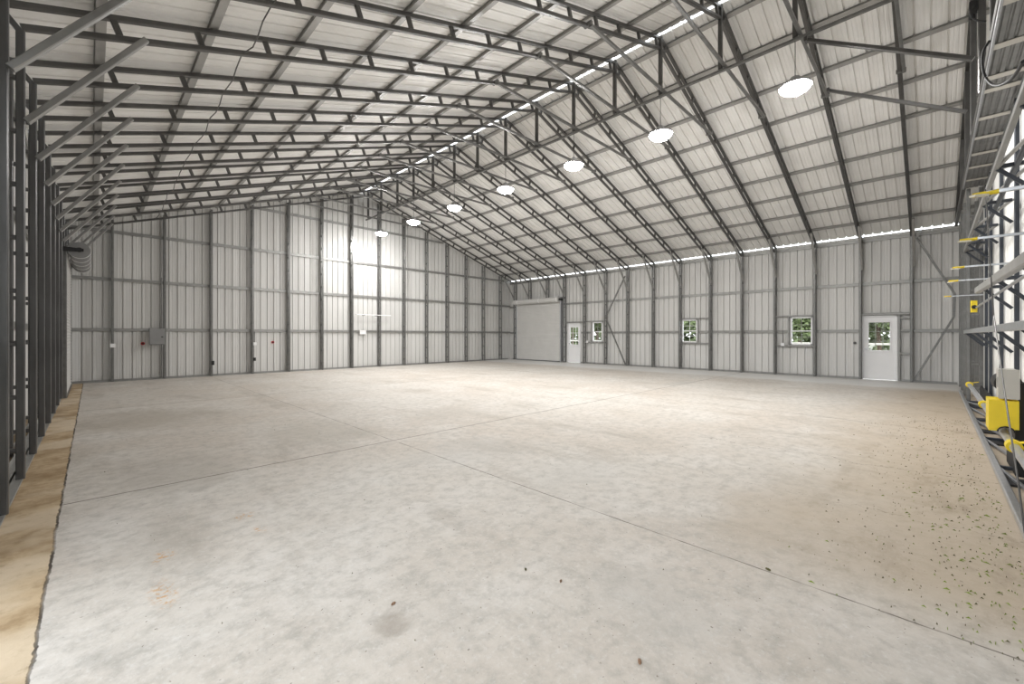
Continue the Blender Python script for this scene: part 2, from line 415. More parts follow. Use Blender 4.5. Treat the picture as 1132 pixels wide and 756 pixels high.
for z, nm in [(1.62, 'lowest'), (3.20, 'second from the floor'), (4.70, 'third from the floor'), (6.30, 'highest, below the ridge')]:
    half = min(9.35, (ZR - 0.12 - z) / K - 0.05)
    a, b_ = max(SL + 0.06, XC - half), min(SR - 0.06, XC + half)
    tag(hat((a, SF - 0.002, z), (b_, SF - 0.002, z), (0, -1, 0)).build('wall_girt', 'girt'),
        f'horizontal girt across the far gable wall, {nm}', 'girt', 'girts of the far gable wall')
    segs = [(a, b_)] if z > 4.65 else [(a, CX0 - 0.1), (CX1 + 0.1, b_)]
    root = empty('wall_girt', (0, 0, 0), f'horizontal girt of the near gable wall beside the big white door, {nm}', 'girt', 'girts of the near gable wall')
    for p, q in segs: hat((p, SN + 0.002, z), (q, SN + 0.002, z), (0, 1, 0)).build('channel_length', 'girt', root)

# ------------------------------------------------------------------ laced columns and roof frames
TB = 0.0635
RUNG_Z = [0.30 + 0.53 * i for i in range(9)]
def column_meshes(z0, z1, mname):
    mb = MB()
    mb.bar((0.032, 0, z0), (0.032, 0, z1 - 0.225), TB, TB, (1, 0, 0)); mb.bar((LT - 0.032, 0, z0), (LT - 0.032, 0, z1), TB, TB, (1, 0, 0))
    mb.bar((0.032, 0, z1 - 0.24), (LT - 0.05, 0, z1 - 0.02), 0.045, 0.05)
    return mb.mesh('column', mname)
rung_m = MB(); rung_m.bar((TB, 0, 0), (LT - TB, 0, 0), 0.045, 0.045); 
def chords(sg):
    """chord and web geometry of one slope at y = 0"""
    e = XR + 0.03 if sg > 0 else XL - 0.03
    xi = XC + sg * 0.06
    top = MB(); bot = MB()
    o1, o2 = -0.060 - 0.036, -0.318
    xo = XR + LT - 0.03 if sg > 0 else XL - LT + 0.03
    top.bar((xo, 0, zs(xo) + o1), (xi, 0, zs(xi) + o1), TB, 0.058)
    bot.bar((e, 0, zs(e) + o2), (xi, 0, zs(xi) + o2), TB, 0.058)
    webs = []
    d = 0.16
    while d < 9.0:
        x = XC + sg * d
        if abs(x - e) > 0.2:
            w = MB(); nx = sg * K / nr
            p = Vector((x, 0, zs(x) + o2 + 0.028)); q = Vector((x + 0.17 * nx, 0, 0)); q.z = zs(q.x) + o1 - 0.028
            w.bar(p, q, 0.05, 0.062, (1, 0, 0)); webs.append(w)
        d += 0.752
    return top, bot, webs
def build_frame(name, cut, y):
    root = empty(name, (0, y, 0))
    zc = 3.50 if cut else 0.012
    for sg in (-1, 1):
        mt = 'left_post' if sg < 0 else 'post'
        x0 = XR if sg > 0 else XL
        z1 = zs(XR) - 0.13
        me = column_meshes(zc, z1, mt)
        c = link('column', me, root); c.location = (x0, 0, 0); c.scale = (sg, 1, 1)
        for rz in RUNG_Z:
            if rz > zc and rz < z1 - 0.25:
                r = link('rung', RUNG[mt], c); r.location = (0, 0, rz)
        top, bot, webs = chords(sg)
        top.build('top_chord', 'steel', root); bot.build('bottom_chord', 'steel', root)
        for w in webs: w.build('web', 'steel', root)
        kb = MB()
        xk = XC + sg * (XR - XC - 0.93)
        kb.bar((x0 - sg * 0.012, -0.06, 3.58), (xk, -0.06, zs(xk) - 0.325), 0.064, 0.058)
        kb.build('knee_brace', 'knee', root)
    k = MB(); k.bar((XC, 0, 6.63), (XC, 0, zs(XC) - 0.06), 0.075, 0.075, (1, 0, 0)); k.build('king_post', 'steel', root)
    ct = MB(); ct.bar((XC - 2.72, -0.07, 6.67), (XC + 2.72, -0.07, 6.67), 0.05, 0.06)
    for sg in (-1, 1):
        ct.bar((XC + sg * 2.72, -0.10, 6.70), (XC + sg * 2.72, 0.05, 6.70), 0.06, 0.07)
    ct.build('collar_tie', 'post', root)
    return root
RUNG = {k: rung_m.mesh('rung', k) for k in ('post', 'left_post')}
lamp_of = {1: 0, 3: 1, 5: 2, 7: 3, 9: 4, 11: 5, 13: 6}
full = build_frame('roof_truss', False, FY[0]); cutf = None
for i, y in enumerate(FY):
    if i in (12, 13):
        if cutf is None: cutf = build_frame('roof_truss', True, y); o = cutf
        else: o = copy_tree(cutf)
    else:
        o = full if i == 0 else copy_tree(full)
    o.location = (0, y, 0)
    if i == 0: lab = 'grey steel roof frame nearest the camera, before the first hanging lamp'
    elif i == 14: lab = 'grey steel roof frame standing against the far gable wall'
    elif i in lamp_of:
        n = lamp_of[i]
        lab = f'grey steel roof frame carrying the {ORD[n]} hanging lamp from the camera' if n < 6 else 'grey steel roof frame carrying the farthest hanging lamp'
    else:
        a = (i - 2) // 2
        lab = f'grey steel roof frame between the {ORD[a]} and {ORD[a + 1]} hanging lamps'
    tag(o, lab, 'truss', 'roof frames with columns and braces')
# tie running along the king posts
mb = MB()
mb.bar((XC, YN + 0.10, 6.585), (XC, FY[-1] + 0.2, 6.585), 0.06, 0.05)
tag(mb.build('ridge_tie', 'post'), 'long grey channel tie running under all the king posts along the ridge', 'tie beam')

# ------------------------------------------------------------------ gable posts
def gable_post(x, yin, sg, ztop, label, group, zbot=0.012):
    root = empty('gable_post', (x, yin, 0), label, 'post', group)
    mb = MB()
    mb.bar((0, sg * 0.032, zbot), (0, sg * 0.032, ztop), TB, TB, (1, 0, 0)); mb.bar((0, sg * (LT - 0.032), zbot), (0, sg * (LT - 0.032), ztop), TB, TB, (1, 0, 0))
    mb.build('upright', 'post', root)
    z = 0.30
    while z < ztop - 0.1:
        r = link('rung', RUNG['post'], root); r.rotation_euler = (0, 0, sg * PI / 2); r.location = (0, 0, z); z += 0.53
    return root
for i, x in enumerate(GX):
    if i == 1: lab = 'laced steel post of the far gable beside the grey electrical panel'
    elif i == 0: lab = 'laced steel post of the far gable nearest the left corner'
    elif i == 6: lab = 'laced steel post of the far gable just left of the small white sign'
    elif i == 7: lab = 'laced steel post of the far gable just right of the small white sign'
    elif i == 13: lab = 'laced steel post of the far gable nearest the right corner'
    elif i < 6: lab = f'laced steel post of the far gable, {ORD[i]} from the left corner'
    else: lab = f'laced steel post of the far gable, {ORD[13 - i]} from the right corner'
    gable_post(x, YF, 1, zs(x) - 0.14, lab, 'laced posts of the far gable')
for x, lab in [(CX1 + 0.10, 'nearest the big white door, right of it'), (14.75, 'second right of the big white door'), (16.0, 'third right of the big white door'),
               (17.1, 'nearest the right corner'), (CX0 - 0.10, 'nearest the big white door, left of it'), (2.6, 'second left of the big white door'), (1.3, 'third left of the big white door')]:
    gable_post(x, YN, -1, 4.60, 'laced steel post of the near gable wall, ' + lab, 'laced posts of the near gable')
# rafters of the two gables
def gable_truss(y, label, beam):
    root = empty('gable_truss', (0, y, 0), label, 'truss')
    for sg in (-1, 1):
        r = MB(); xe = XR + LT - 0.03 if sg > 0 else XL - LT + 0.03
        r.bar((xe, 0, zs(xe) - 0.095), (XC + sg * 0.04, 0, zs(XC) - 0.11), TB, TB); r.build('rafter', 'steel', root)
    if beam:
        b = MB(); b.bar((XL - 0.2, 0, 4.71), (XR + 0.2, 0, 4.71), TB, 0.12); b.build('header_beam', 'steel', root)
        for x in (XC, XC - 1.75, XC + 1.75, XC - 3.5, XC + 3.5, XC - 5.5, XC + 5.5):
            w = MB(); w.bar((x, 0, 4.772), (x, 0, zs(x) - 0.14), 0.075, 0.075, (1, 0, 0)); w.build('strut', 'steel', root)
    return root
gable_truss(YN + 0.03, 'grey steel frame of the near gable above the big white door', True)
for xx, zz, x2, z2, lab in [(XC + 0.0, 6.60, XC, 5.28, 'dark steel strut from the first king post to the near gable'),
                            (10.80, 6.62, 10.45, 5.22, 'dark steel strut beside the nearest lamp running to the near gable')]:
    mb = MB(); mb.bar((xx, FY[1] - 0.16, zz - 0.10), (x2, YN + 0.11, z2), 0.06, 0.06)
    mb.bar((xx - 0.06, FY[1] - 0.16, zz - 0.10), (xx + 0.06, FY[1] - 0.16, zz - 0.10), 0.05, 0.07)
    tag(mb.build('gable_strut', 'steel'), lab, 'strut')

# ------------------------------------------------------------------ base channels
def base(name, p0, p1, up, lab, m='girt'):
    mb = MB(); mb.bar(p0, p1, 0.10, 0.03); mb.bar((p0[0] + up[0], p0[1] + up[1], 0.03), (p1[0] + up[0], p1[1] + up[1], 0.03), 0.012, 0.06)
    tag(mb.build(name, m), lab, 'base channel', kind='structure')
def base_multi(name, segs, lab):
    mb = MB()
    for p0, p1, off in segs:
        mb.bar(p0, p1, 0.09, 0.012, ch=0.002)
        mb.bar((p0[0] + off[0], p0[1] + off[1], 0.035), (p1[0] + off[0], p1[1] + off[1], 0.035), 0.008, 0.06, ch=0.002)
    tag(mb.build(name, 'girt'), lab, 'base channel', kind='structure')
base_multi('baseboard_right', [((XR + 0.10, a, 0.006), (XR + 0.10, b_, 0.006), (0.10, 0)) for a, b_ in spans(YN, YF, [(d[0] - 0.05, d[1] + 0.05) for d in DOORS] + [(ROLL_R[0], ROLL_R[1])])],
           'grey base channel along the foot of the right side wall')
base_multi('baseboard_left', [((XL - 0.06, YN, 0.006), (XL - 0.06, ROLL_L[0], 0.006), (-0.1, 0)), ((XL - 0.13, YN, 0.006), (XL - 0.13, ROLL_L[0], 0.006), (-0.1, 0))], 'grey base channel along the foot of the left side wall')
base_multi('baseboard_back', [((XL, YF + 0.10, 0.006), (XR, YF + 0.10, 0.006), (0, 0.10))], 'grey base channel along the foot of the far gable wall')

# ------------------------------------------------------------------ windows
def window(n, w, lab, cols, post_side):
    y0, y1, z0, z1 = w
    root = empty(f'window_{n}', (SR, (y0 + y1) / 2, z0), lab, 'window', kind='structure')
    yc, h = (y1 - y0) / 2, z1 - z0
    fr = MB(); t = 0.055
    for a, b_ in [((0, -yc + t / 2, 0), (0, -yc + t / 2, h)), ((0, yc - t / 2, 0), (0, yc - t / 2, h))]: fr.bar(a, b_, 0.10, t, (0, 1, 0))
    fr.bar((0, -yc, t / 2), (0, yc, t / 2), 0.10, t); fr.bar((0, -yc, h - t / 2), (0, yc, h - t / 2), 0.10, t)
    fr.build('frame', 'white', root)
    s = MB(); s.bar((0.01, -yc + t, h / 2), (0.01, yc - t, h / 2), 0.05, 0.04); s.build('meeting_rail', 'white', root)
    g = MB(); g.box((0.012, -yc + t, t), (0.016, yc - t, h - t)); g.build('glass', 'glass', root)
    mt = MB()
    for z in (t + (h / 2 - t) / 2, h / 2 + (h / 2 - t) / 2): mt.bar((0.005, -yc + t, z), (0.005, yc - t, z), 0.012, 0.016)
    mt.bar((0.005, 0, t), (0.005, 0, h - t), 0.012, 0.018); mt.build('muntin', 'muntin' if n != 2 else 'white', root)
    ya, yb = post_side
    yo = (y0 + y1) / 2
    for z in (-0.035, h + 0.035):
        m = MB(); m.bar((-0.08, ya - yo, z), (-0.08, yb - yo, z), 0.06, 0.05); m.build('framing_rail', 'girt', root)
    m = MB(); q = -yc - 0.04 if abs(ya - y0) > abs(yb - y1) else yc + 0.04
    m.bar((-0.08, q, 0), (-0.08, q, h), 0.05, 0.05, (1, 0, 0)); m.build('framing_stud', 'girt', root)
    return root
window(1, WIN[0], 'white framed window nearest the camera in the right wall, next to the near white door', 2, (2.98, 4.12))
window(2, WIN[1], 'white framed middle window of the right wall, between two plain bays', 2, (6.50, 7.68))
window(3, WIN[2], 'white framed farthest window of the right wall, beside the far white door', 2, (11.47, 12.66))

# ------------------------------------------------------------------ white entry doors
def entry_door(n, d, lab, glass_y, posts):
    y0, y1, z0, z1 = d
    root = empty(f'door_{n}', (SR, (y0 + y1) / 2, 0), lab, 'door', kind='structure')
    yc = (y1 - y0) / 2; h = z1
    fr = MB()
    for s in (-1, 1): fr.bar((0, s * (yc - 0.02), 0), (0, s * (yc - 0.02), h), 0.13, 0.045, (0, 1, 0))
    fr.bar((0, -yc, h - 0.02), (0, yc, h - 0.02), 0.13, 0.045); fr.build('frame', 'white', root)
    gy0, gy1, gz0, gz1 = -0.275, 0.275, 0.94, 1.88
    Y0, Y1 = -yc + 0.045, yc - 0.045
    lf = MB()
    for lo, hi in [((-0.02, Y0, 0.012), (0.025, Y1, gz0)), ((-0.02, Y0, gz1), (0.025, Y1, h - 0.045)),
                   ((-0.02, Y0, gz0), (0.025, gy0, gz1)), ((-0.02, gy1, gz0), (0.025, Y1, gz1))]: lf.box(lo, hi)
    lf.build('leaf', 'white', root)
    gl = MB(); gl.box((0.0, gy0, gz0), (0.004, gy1, gz1)); gl.build('glass', 'glass', root)
    st = MB()
    for a, b_ in [((-0.025, gy0, gz0), (-0.025, gy1, gz0)), ((-0.025, gy0, gz1), (-0.025, gy1, gz1))]: st.bar(a, b_, 0.02, 0.035)
    for y in (gy0, gy1): st.bar((-0.025, y, gz0), (-0.025, y, gz1), 0.02, 0.035, (0, 1, 0))
    st.build('glass_stop', 'white', root)
    mt = MB()
    for k in (1, 2):
        y = gy0 + (gy1 - gy0) * k / 3; z = gz0 + (gz1 - gz0) * k / 3
        mt.bar((-0.008, y, gz0), (-0.008, y, gz1), 0.016, 0.018, (0, 1, 0)); mt.bar((-0.008, gy0, z), (-0.008, gy1, z), 0.016, 0.018)
    mt.build('muntin', 'muntin' if n == 1 else 'white', root)
    hd = MB(); yy = yc - 0.11
    hd.cyl((-0.02, yy, 1.0), (-0.075, yy, 1.0), 0.012, n=10); hd.bar((-0.075, yy + 0.01, 1.0), (-0.075, yy - 0.11, 1.0), 0.018, 0.022); hd.cyl((-0.02, yy, 1.0), (-0.032, yy, 1.0), 0.032, n=16)
    hd.build('handle', 'shiny', root)
    yo = (y0 + y1) / 2
    ya, yb = posts
    b1 = MB(); b1.bar((-0.09, ya - yo, h + 0.05), (-0.09, yb - yo, h + 0.05), 0.07, 0.07); b1.build('framing_rail', 'girt', root)
    if n == 1:
        s1 = MB(); s1.bar((-0.09, -yc - 0.035, 0), (-0.09, -yc - 0.035, h), 0.06, 0.05, (0, 1, 0)); s1.build('framing_stud', 'girt', root)
        for z in (0.87, 1.60, 1.99):
            q = MB(); q.bar((-0.07, ya - yo, z), (-0.07, -yc - 0.06, z), 0.05, 0.06); q.build('framing_rail', 'girt', root)
    return root
entry_door(1, DOORS[0], 'white entry door with nine panes nearest the camera in the right wall', None, (0.52, 1.67))
entry_door(2, DOORS[1], 'white entry door with nine panes beside the far roll-up door', None, (12.73, 13.94))

# ------------------------------------------------------------------ roll-up doors
def rollup(n, side, rng, lab):
    y0, y1 = rng[0], rng[1]
    root = empty(f'door_{n}', (0, (y0 + y1) / 2, 0), lab, 'door', kind='structure')
    yc = (y1 - y0) / 2
    if side > 0: xc, xb, r, zc, s = XR - 0.02, XR - 0.20, 0.135, 3.36, 1
    else: xc, xb, r, zc, s = XL + 0.045, XL + 0.265, 0.185, 3.43, -1
    cu = MB(); vs, fs = [], []
    z, pitch, k = 0.05, 0.0762, 0
    rows = []
    while z < zc - 0.02:
        for dz, dx in ((0, 0), (0.022, 0), (0.034, 0.012), (0.050, 0.012), (0.062, 0)):
            if z + dz < zc: rows.append((z + dz, dx))
        z += pitch
    for zz, dx in rows:
        vs += [(xc - s * dx, -yc, zz), (xc - s * dx, yc, zz), (xc + s * 0.012, yc, zz), (xc + s * 0.012, -yc, zz)]
    for i in range(len(rows) - 1):
        b = i * 4
        for j in range(4): fs.append((b + j, b + (j + 1) % 4, b + 4 + (j + 1) % 4, b + 4 + j))
    fs += [(0, 3, 2, 1), tuple(len(rows) * 4 - 4 + j for j in range(4))]
    cu.add(vs, fs); cu.build('curtain', 'curtain', root)
    bb = MB(); bb.bar((xc, -yc, 0.03), (xc, yc, 0.03), 0.05, 0.05); bb.build('bottom_bar', 'steel', root)
    co = MB(); co.cyl((xb, -yc - 0.05, zc), (xb, yc + 0.05, zc), r, n=28); co.build('coil', 'curtain' if side > 0 else 'panelbox', root)
    for t in ([-0.98, -0.2, 0.82] if side > 0 else [-0.99, -0.5, 0.0, 0.5, 0.98]):
        hp = MB(); hp.cyl((xb, t * yc - 0.02, zc), (xb, t * yc + 0.02, zc), r + 0.006, n=28); hp.build('hoop', 'white', root)
    for sy in (-1, 1):
        br = MB(); y = sy * (yc + 0.10); sc = s
        br.add([(xb - sc * 0.07, y - 0.008, zc - 0.03), (xb - sc * 0.07, y - 0.008, zc + 0.03), (xc + sc * 0.10, y - 0.008, zc + 0.05), (xc + sc * 0.10, y - 0.008, zc - 0.07),
                (xb - sc * 0.07, y + 0.008, zc - 0.03), (xb - sc * 0.07, y + 0.008, zc + 0.03), (xc + sc * 0.10, y + 0.008, zc + 0.05), (xc + sc * 0.10, y + 0.008, zc - 0.07)],
               [(0, 1, 2, 3), (7, 6, 5, 4), (0, 4, 5, 1), (1, 5, 6, 2), (2, 6, 7, 3), (3, 7, 4, 0)])
        br.cyl((xb, y - 0.03, zc), (xb, y + 0.03, zc), 0.05, n=14)
        br.build('bracket', 'black', root)
        gd = MB(); gd.bar((xc + s * 0.12, sy * (yc + 0.01), 0), (xc + s * 0.12, sy * (yc + 0.01), zc + 0.05), 0.28, 0.07, (0, 1, 0)); gd.build('guide', 'shiny' if side > 0 else 'post', root)
    hb = MB(); hb.bar((XR + 0.12 if side > 0 else XL - 0.12, -yc - 0.15, 3.46), (XR + 0.12 if side > 0 else XL - 0.12, yc + 0.15, 3.46), 0.24, 0.07); hb.build('header', 'post', root)
    bk = MB(); xx = SR - 0.01 if side > 0 else SL + 0.01
    return root
rollup(3, 1, (14.16, 17.42), 'pale grey roll-up door at the far end of the right wall')
rollup(4, -1, (14.1, 17.3), 'roll-up door with a grey coil at the far end of the left wall')

# ------------------------------------------------------------------ diagonal braces of the right wall
def k_brace(lab, pts):
    root = empty('wall_brace', (0, 0, 0), lab, 'brace')
    for p, q in zip(pts, pts[1:]):
        m = MB(); m.bar(p, q, 0.05, 0.06, (1, 0, 0)); m.build('diagonal', 'post', root)
k_brace('diagonal angle brace in the right wall bay beside the big white door', [(XR + 0.03, 0.42, 0.06), (XR + 0.03, -0.42, 1.98), (XR + 0.03, -0.44, 2.65), (XR + 0.03, 0.36, 4.42)])
k_brace('bent diagonal brace of the right wall right of the farthest window', [(XR + 0.02, 10.27, 0.06), (XR + 0.02, 11.36, 2.32), (XR + 0.02, 10.30, 4.25)])

# ------------------------------------------------------------------ hanging lamps
def lamp():
    root = empty('high_bay_lamp', (XC, FY[1], 5.76))
    hs = MB(); hs.lathe((0, 0, 0), [(0.001, 0.17), (0.07, 0.17), (0.09, 0.14), (0.09, 0.075), (0.17, 0.06), (0.245, 0.03), (0.25, 0.0), (0.235, -0.004)])
    hs.build('housing', 'lamp_body', root)
    df = MB(); df.lathe((0, 0, -0.001), [(0.001, -0.115), (0.07, -0.110), (0.14, -0.092), (0.195, -0.062), (0.225, -0.028), (0.236, 0.0)]); df.build('diffuser', 'lamp', root)
    cd = MB(); cd.tube([(0, 0, 0.20), (0, 0, 0.5), (0, 0, 0.80)], 0.006); cd.build('cord', 'black', root)
    hk = MB(); hk.tube([(0.03 * math.cos(a), 0, 0.195 + 0.03 * math.sin(a)) for a in [i * PI / 8 for i in range(17)]], 0.006); hk.build('hook', 'shiny', root)
    return root
proto = lamp()
for n, i in enumerate(sorted(lamp_of)):
    o = proto if n == 0 else copy_tree(proto)
    o.location = (XC, FY[i] - 0.0, 5.76)
    tag(o, 'round white high bay lamp hanging nearest the camera' if n == 0 else ('round white high bay lamp hanging nearest the far gable' if n == 6 else
        f'round white high bay lamp, {ORD[n]} in the row from the camera'), 'lamp', 'high bay lamps under the ridge')

# ------------------------------------------------------------------ big lifting door in the near gable
DP = -0.76
def hangar_door():
    root = empty('door_5', ((CX0 + CX1) / 2, DP, 0), 'big white lifting door with dark posts and trusses in the near gable', 'door', kind='structure')
    ox = (CX0 + CX1) / 2
    def add(mb, name, m, par=root):
        for v in mb.v: v -= Vector((ox, DP, 0))
        return mb.build(name, m, par)
    # white cladding with shallow ribs
    vs, fs = [], []
    prof = rib_profile(CX0 - 0.1, CX1 + 0.1, phase=0.1, depth=0.014)
    for t, d in prof: vs += [(t, DP - 0.055 - d, 0.03), (t, DP - 0.055 - d, 4.60), (t, DP - 0.075 - d, 4.60), (t, DP - 0.075 - d, 0.03)]
    for i in range(len(prof) - 1):
        b = i * 4
        for j in range(4): fs.append((b + j, b + (j + 1) % 4, b + 4 + (j + 1) % 4, b + 4 + j))
    mb = MB(); mb.add(vs, fs); add(mb, 'cladding', 'panel')
    PX = [4.10, 5.09, 6.88, 8.67, 10.45, 12.23, 13.22]
    for x in PX:
        p = MB(); p.bar((x, DP - 0.02, 0.03), (x, DP - 0.02, 4.58), 0.045, 0.07, (1, 0, 0)); add(p, 'post', 'navy')
    RY = -0.475
    rails = [(0.035, 'shiny', 0.055, 0.055), (1.52, 'shiny', 0.045, 0.07), (2.06, 'hat', 0.06, 0.09), (3.25, 'girt', 0.04, 0.06)]
    for z, m, w, h in rails:
        x1 = 15.6 if z < 0.1 else 13.2
        p = MB()
        if abs(z - 2.06) < 0.01: p.bar((CX0 + 0.1, RY, 1.98), (9.6, RY, 2.13), w, h)
        else: p.bar((CX0 + 0.05, RY, z), (x1, RY, z), w, h)
        add(p, 'truss_rail', m)
        for i, x in enumerate(PX):
            zz = z
            if abs(z - 2.06) < 0.01:
                if x > 9.6: continue
                zz = 1.98 + (x - CX0 - 0.1) / 5.5 * 0.15
            s = MB(); s.bar((x, RY - 0.02, zz), (x, DP + 0.02, zz), 0.05, 0.04); add(s, 'truss_strut', 'navy')
            if i and z > 1:
                dg = MB(); dg.bar((x, RY - 0.01, zz - 0.02), (x, DP + 0.02, zz - 0.30), 0.04, 0.035); add(dg, 'knee', 'navy')
        if z > 3 or z < 0.1:
            for x, x2 in zip(PX, PX[1:]):
                dg = MB(); dg.bar((x, DP + 0.02, z), (x2, RY - 0.01, z), 0.03, 0.03); add(dg, 'truss_diagonal', 'shiny' if z < 0.1 else 'hat')
    for x in (6.36, 8.53, 9.44, 10.69, 12.8):
        s = MB(); s.bar((x, RY - 0.03, 0.012), (x + 0.02, DP + 0.02, 0.012), 0.30, 0.018); add(s, 'black_floor_strip', 'black')  # flat black strips between the bottom rail and the door
    s = MB(); s.bar((CX0 + 0.05, DP + 0.055, 0.20), (13.2, DP + 0.055, 0.20), 0.03, 0.38); add(s, 'bottom_seal', 'black')
    s = MB(); s.bar((CX0 + 0.05, -0.62, 3.25), (13.2, -0.62, 3.25), 0.04, 0.05); add(s, 'middle_rail', 'navy')
    # arms with yellow tips at the middle hinge
    for x in (3.75, 5.45, 7.6, 9.45, 13.1):
        a = MB(); a.bar((x, DP + 0.03, 2.29), (x, -0.22, 2.29), 0.018, 0.022); ar = add(a, 'hinge_arm', 'shiny')
        t = MB(); t.bar((x, -0.27, 2.29), (x, -0.165, 2.285), 0.030, 0.026, ch=0.01); add(t, 'yellow_tip', 'yellow', ar)
        q = MB(); q.bar((x - 0.02, -0.22, 2.272), (x - 0.10, -0.16, 2.262), 0.03, 0.012); add(q, 'rubber_tongue', 'cream', ar)
    # drive shaft with strap drums
    s = MB(); s.cyl((3.8, -0.50, 0.47), (12.6, -0.50, 0.47), 0.033, n=20); add(s, 'drive_shaft', 'shiny')
    for x in (5.75, 8.9, 12.3):
        s = MB(); s.cyl((x - 0.06, -0.50, 0.47), (x + 0.06, -0.50, 0.47), 0.052, n=20); add(s, 'strap_drum', 'yellow')
        s = MB(); s.bar((x, -0.53, 0.505), (x, -0.63, 0.53), 0.08, 0.006); add(s, 'lift_strap', 'yellow')
    s = MB(); s.cyl((4.6, -0.46, 1.87), (9.6, -0.46, 1.87), 0.012, n=10); add(s, 'latch_rod', 'shiny')
    s = MB(); s.bar((9.62, -0.44, 1.80), (9.62, -0.44, 1.98), 0.07, 0.06, (1, 0, 0)); add(s, 'latch_bracket', 'yellow')
    s = MB(); s.cyl((9.59, -0.44, 1.88), (9.50, -0.44, 1.88), 0.028, n=14); add(s, 'latch_roller', 'black')
    s = MB(); s.tube([(7.6, -0.44, 3.2), (7.1, -0.44, 2.4), (6.6, -0.44, 1.65), (5.7, -0.44, 0.98), (4.8, -0.44, 0.35), (4.5, -0.44, 0.1)], 0.006); add(s, 'lift_cable', 'steel')
    return root
hangar_door()
# soffit over the door
sf = MB(); n = 26; vs, fs = [], []
for i in range(n + 1):
    y = -0.468 - i * (0.30 / n); d = 0.012 if (i // 2) % 3 == 0 else 0.0
    vs += [(CX0, y, 4.60 + d), (CX1, y, 4.60 + d), (CX1, y, 4.615 + d), (CX0, y, 4.615 + d)]
for i in range(n):
    b = i * 4
    for j in range(4): fs.append((b + j, b + (j + 1) % 4, b + 4 + (j + 1) % 4, b + 4 + j))
sf.add(vs, fs)
so = sf.build('door_soffit', 'post'); tag(so, 'ribbed grey metal soffit over the big white door crossed by pale strips', 'soffit')
for x in (5.2, 6.1, 6.986, 7.782, 8.173, 9.16, 10.02, 10.88, 11.70, 12.62):
    q = MB(); q.bar((x, -0.468, 4.594), (x, -0.765, 4.594), 0.12, 0.008); q.build('strip', 'box', so)
q = MB(); q.bar((CX0, -0.455, 4.612), (CX1, -0.455, 4.612), 0.02, 0.05); q.build('edge_angle', 'shiny', so)
# motor cover, control box, motor
root = empty('motor_cover', (6.3, -0.49, 0.5), 'yellow sheet metal motor cover beside the big white door', 'motor cover')
mb = MB(); prof = [(-0.387, 0.81), (-0.58, 0.81), (-0.58, 0.555), (-0.565, 0.555)]
arc = [(-0.50 + 0.052 * math.cos(a), 0.505 + 0.052 * math.sin(a)) for a in [PI + PI * i / 10 for i in range(11)]][::-1]
arc = [(-0.50 - 0.055 * math.cos(PI * i / 10), 0.505 + 0.05 * math.sin(PI * i / 10)) for i in range(11)]
poly = [(-0.387, 0.81), (-0.582, 0.81), (-0.582, 0.535), (-0.555, 0.535)] + arc + [(-0.44, 0.508), (-0.387, 0.506)]
vs = [(x - 6.3, y + 0.49, z - 0.5) for x in (6.3, 6.62) for y, z in poly]; k = len(poly)
mb.add(vs, [tuple(range(k)), tuple(range(2 * k - 1, k - 1, -1))] + [(i, k + i, k + (i + 1) % k, (i + 1) % k) for i in range(k)])
mb.build('cover', 'yellow', root)
lip = MB(); lip.tube([(-0.006, y + 0.49, z - 0.5) for y, z in arc], 0.006); lip.build('edge_trim', 'black', root)
root = empty('control_box', (6.3, -0.52, 0.83), 'light grey control box on top of the yellow motor cover', 'control box')
mb = MB(); mb.box((0.02, -0.06, 0.0), (0.26, 0.065, 0.28), 0.006); mb.build('enclosure', 'box', root)
mb = MB(); mb.box((-0.005, -0.066, -0.004), (0.02, 0.071, 0.284), 0.006); mb.build('lid', 'box', root)
mb = MB(); mb.box((0.08, 0.066, 0.10), (0.14, 0.069, 0.20)); mb.build('rating_plate', 'panelbox', root)
root = empty('gear_motor', (7.0, -0.55, 0.84), 'black gear motor behind the light grey control box', 'motor')
mb = MB(); mb.cyl((-0.25, 0, 0.10), (0.15, 0, 0.10), 0.10, n=24); mb.build('motor_body', 'black', root)
mb = MB(); mb.cyl((0.15, 0, 0.10), (0.20, 0, 0.10), 0.085, 0.06, n=24); mb.build('fan_cowl', 'panelbox', root)
mb = MB(); mb.box((-0.30, -0.12, -0.84), (0.40, -0.04, 0.12), 0.01); mb.build('mount', 'black', root)

# ------------------------------------------------------------------ small things on the walls
root = empty('electrical_panel', (1.50, YF - 0.06, 1.135), 'grey electrical panel box on the far gable left of a post', 'electrical panel')
mb = MB(); mb.box((-0.195, -0.05, 0), (0.195, 0.05, 0.545), 0.008); mb.build('cabinet', 'panelbox', root)
mb = MB(); mb.box((-0.18, -0.062, 0.015), (0.18, -0.05, 0.53), 0.006); mb.build('cover', 'panelbox', root)
mb = MB(); mb.box((0.10, -0.072, 0.24), (0.15, -0.062, 0.275)); mb.build('latch', 'black', root)
mb = MB(); mb.cyl((0.12, 0.02, 0.545), (0.12, 0.02, 2.2), 0.016, n=10); mb.cyl((0.12, 0.02, 0), (0.12, 0.02, -1.1), 0.016, n=10); mb.build('conduit', 'post', root)
for x, where in ((1.171, 'left of the grey electrical panel'), (5.0, 'in the fifth bay of the far gable')):
    root = empty('push_button', (x, SF - 0.04, 1.175), f'small red and black button {where}', 'button')
    mb = MB(); mb.cyl((0, 0.04, 0), (0, 0.0, 0), 0.05, n=18); mb.build('bezel', 'red', root)
    mb = MB(); mb.cyl((0, 0, 0), (0, -0.02, 0), 0.03, n=18); mb.build('cap', 'black', root)
root = empty('wall_sign', (8.633, YF + 0.17, 1.49), 'small blank white sign on the lower girt of the far gable', 'sign')
mb = MB(); mb.box((-0.15, 0.0, 0), (0.15, 0.04, 0.18), 0.004); mb.build('plate', 'white', root)
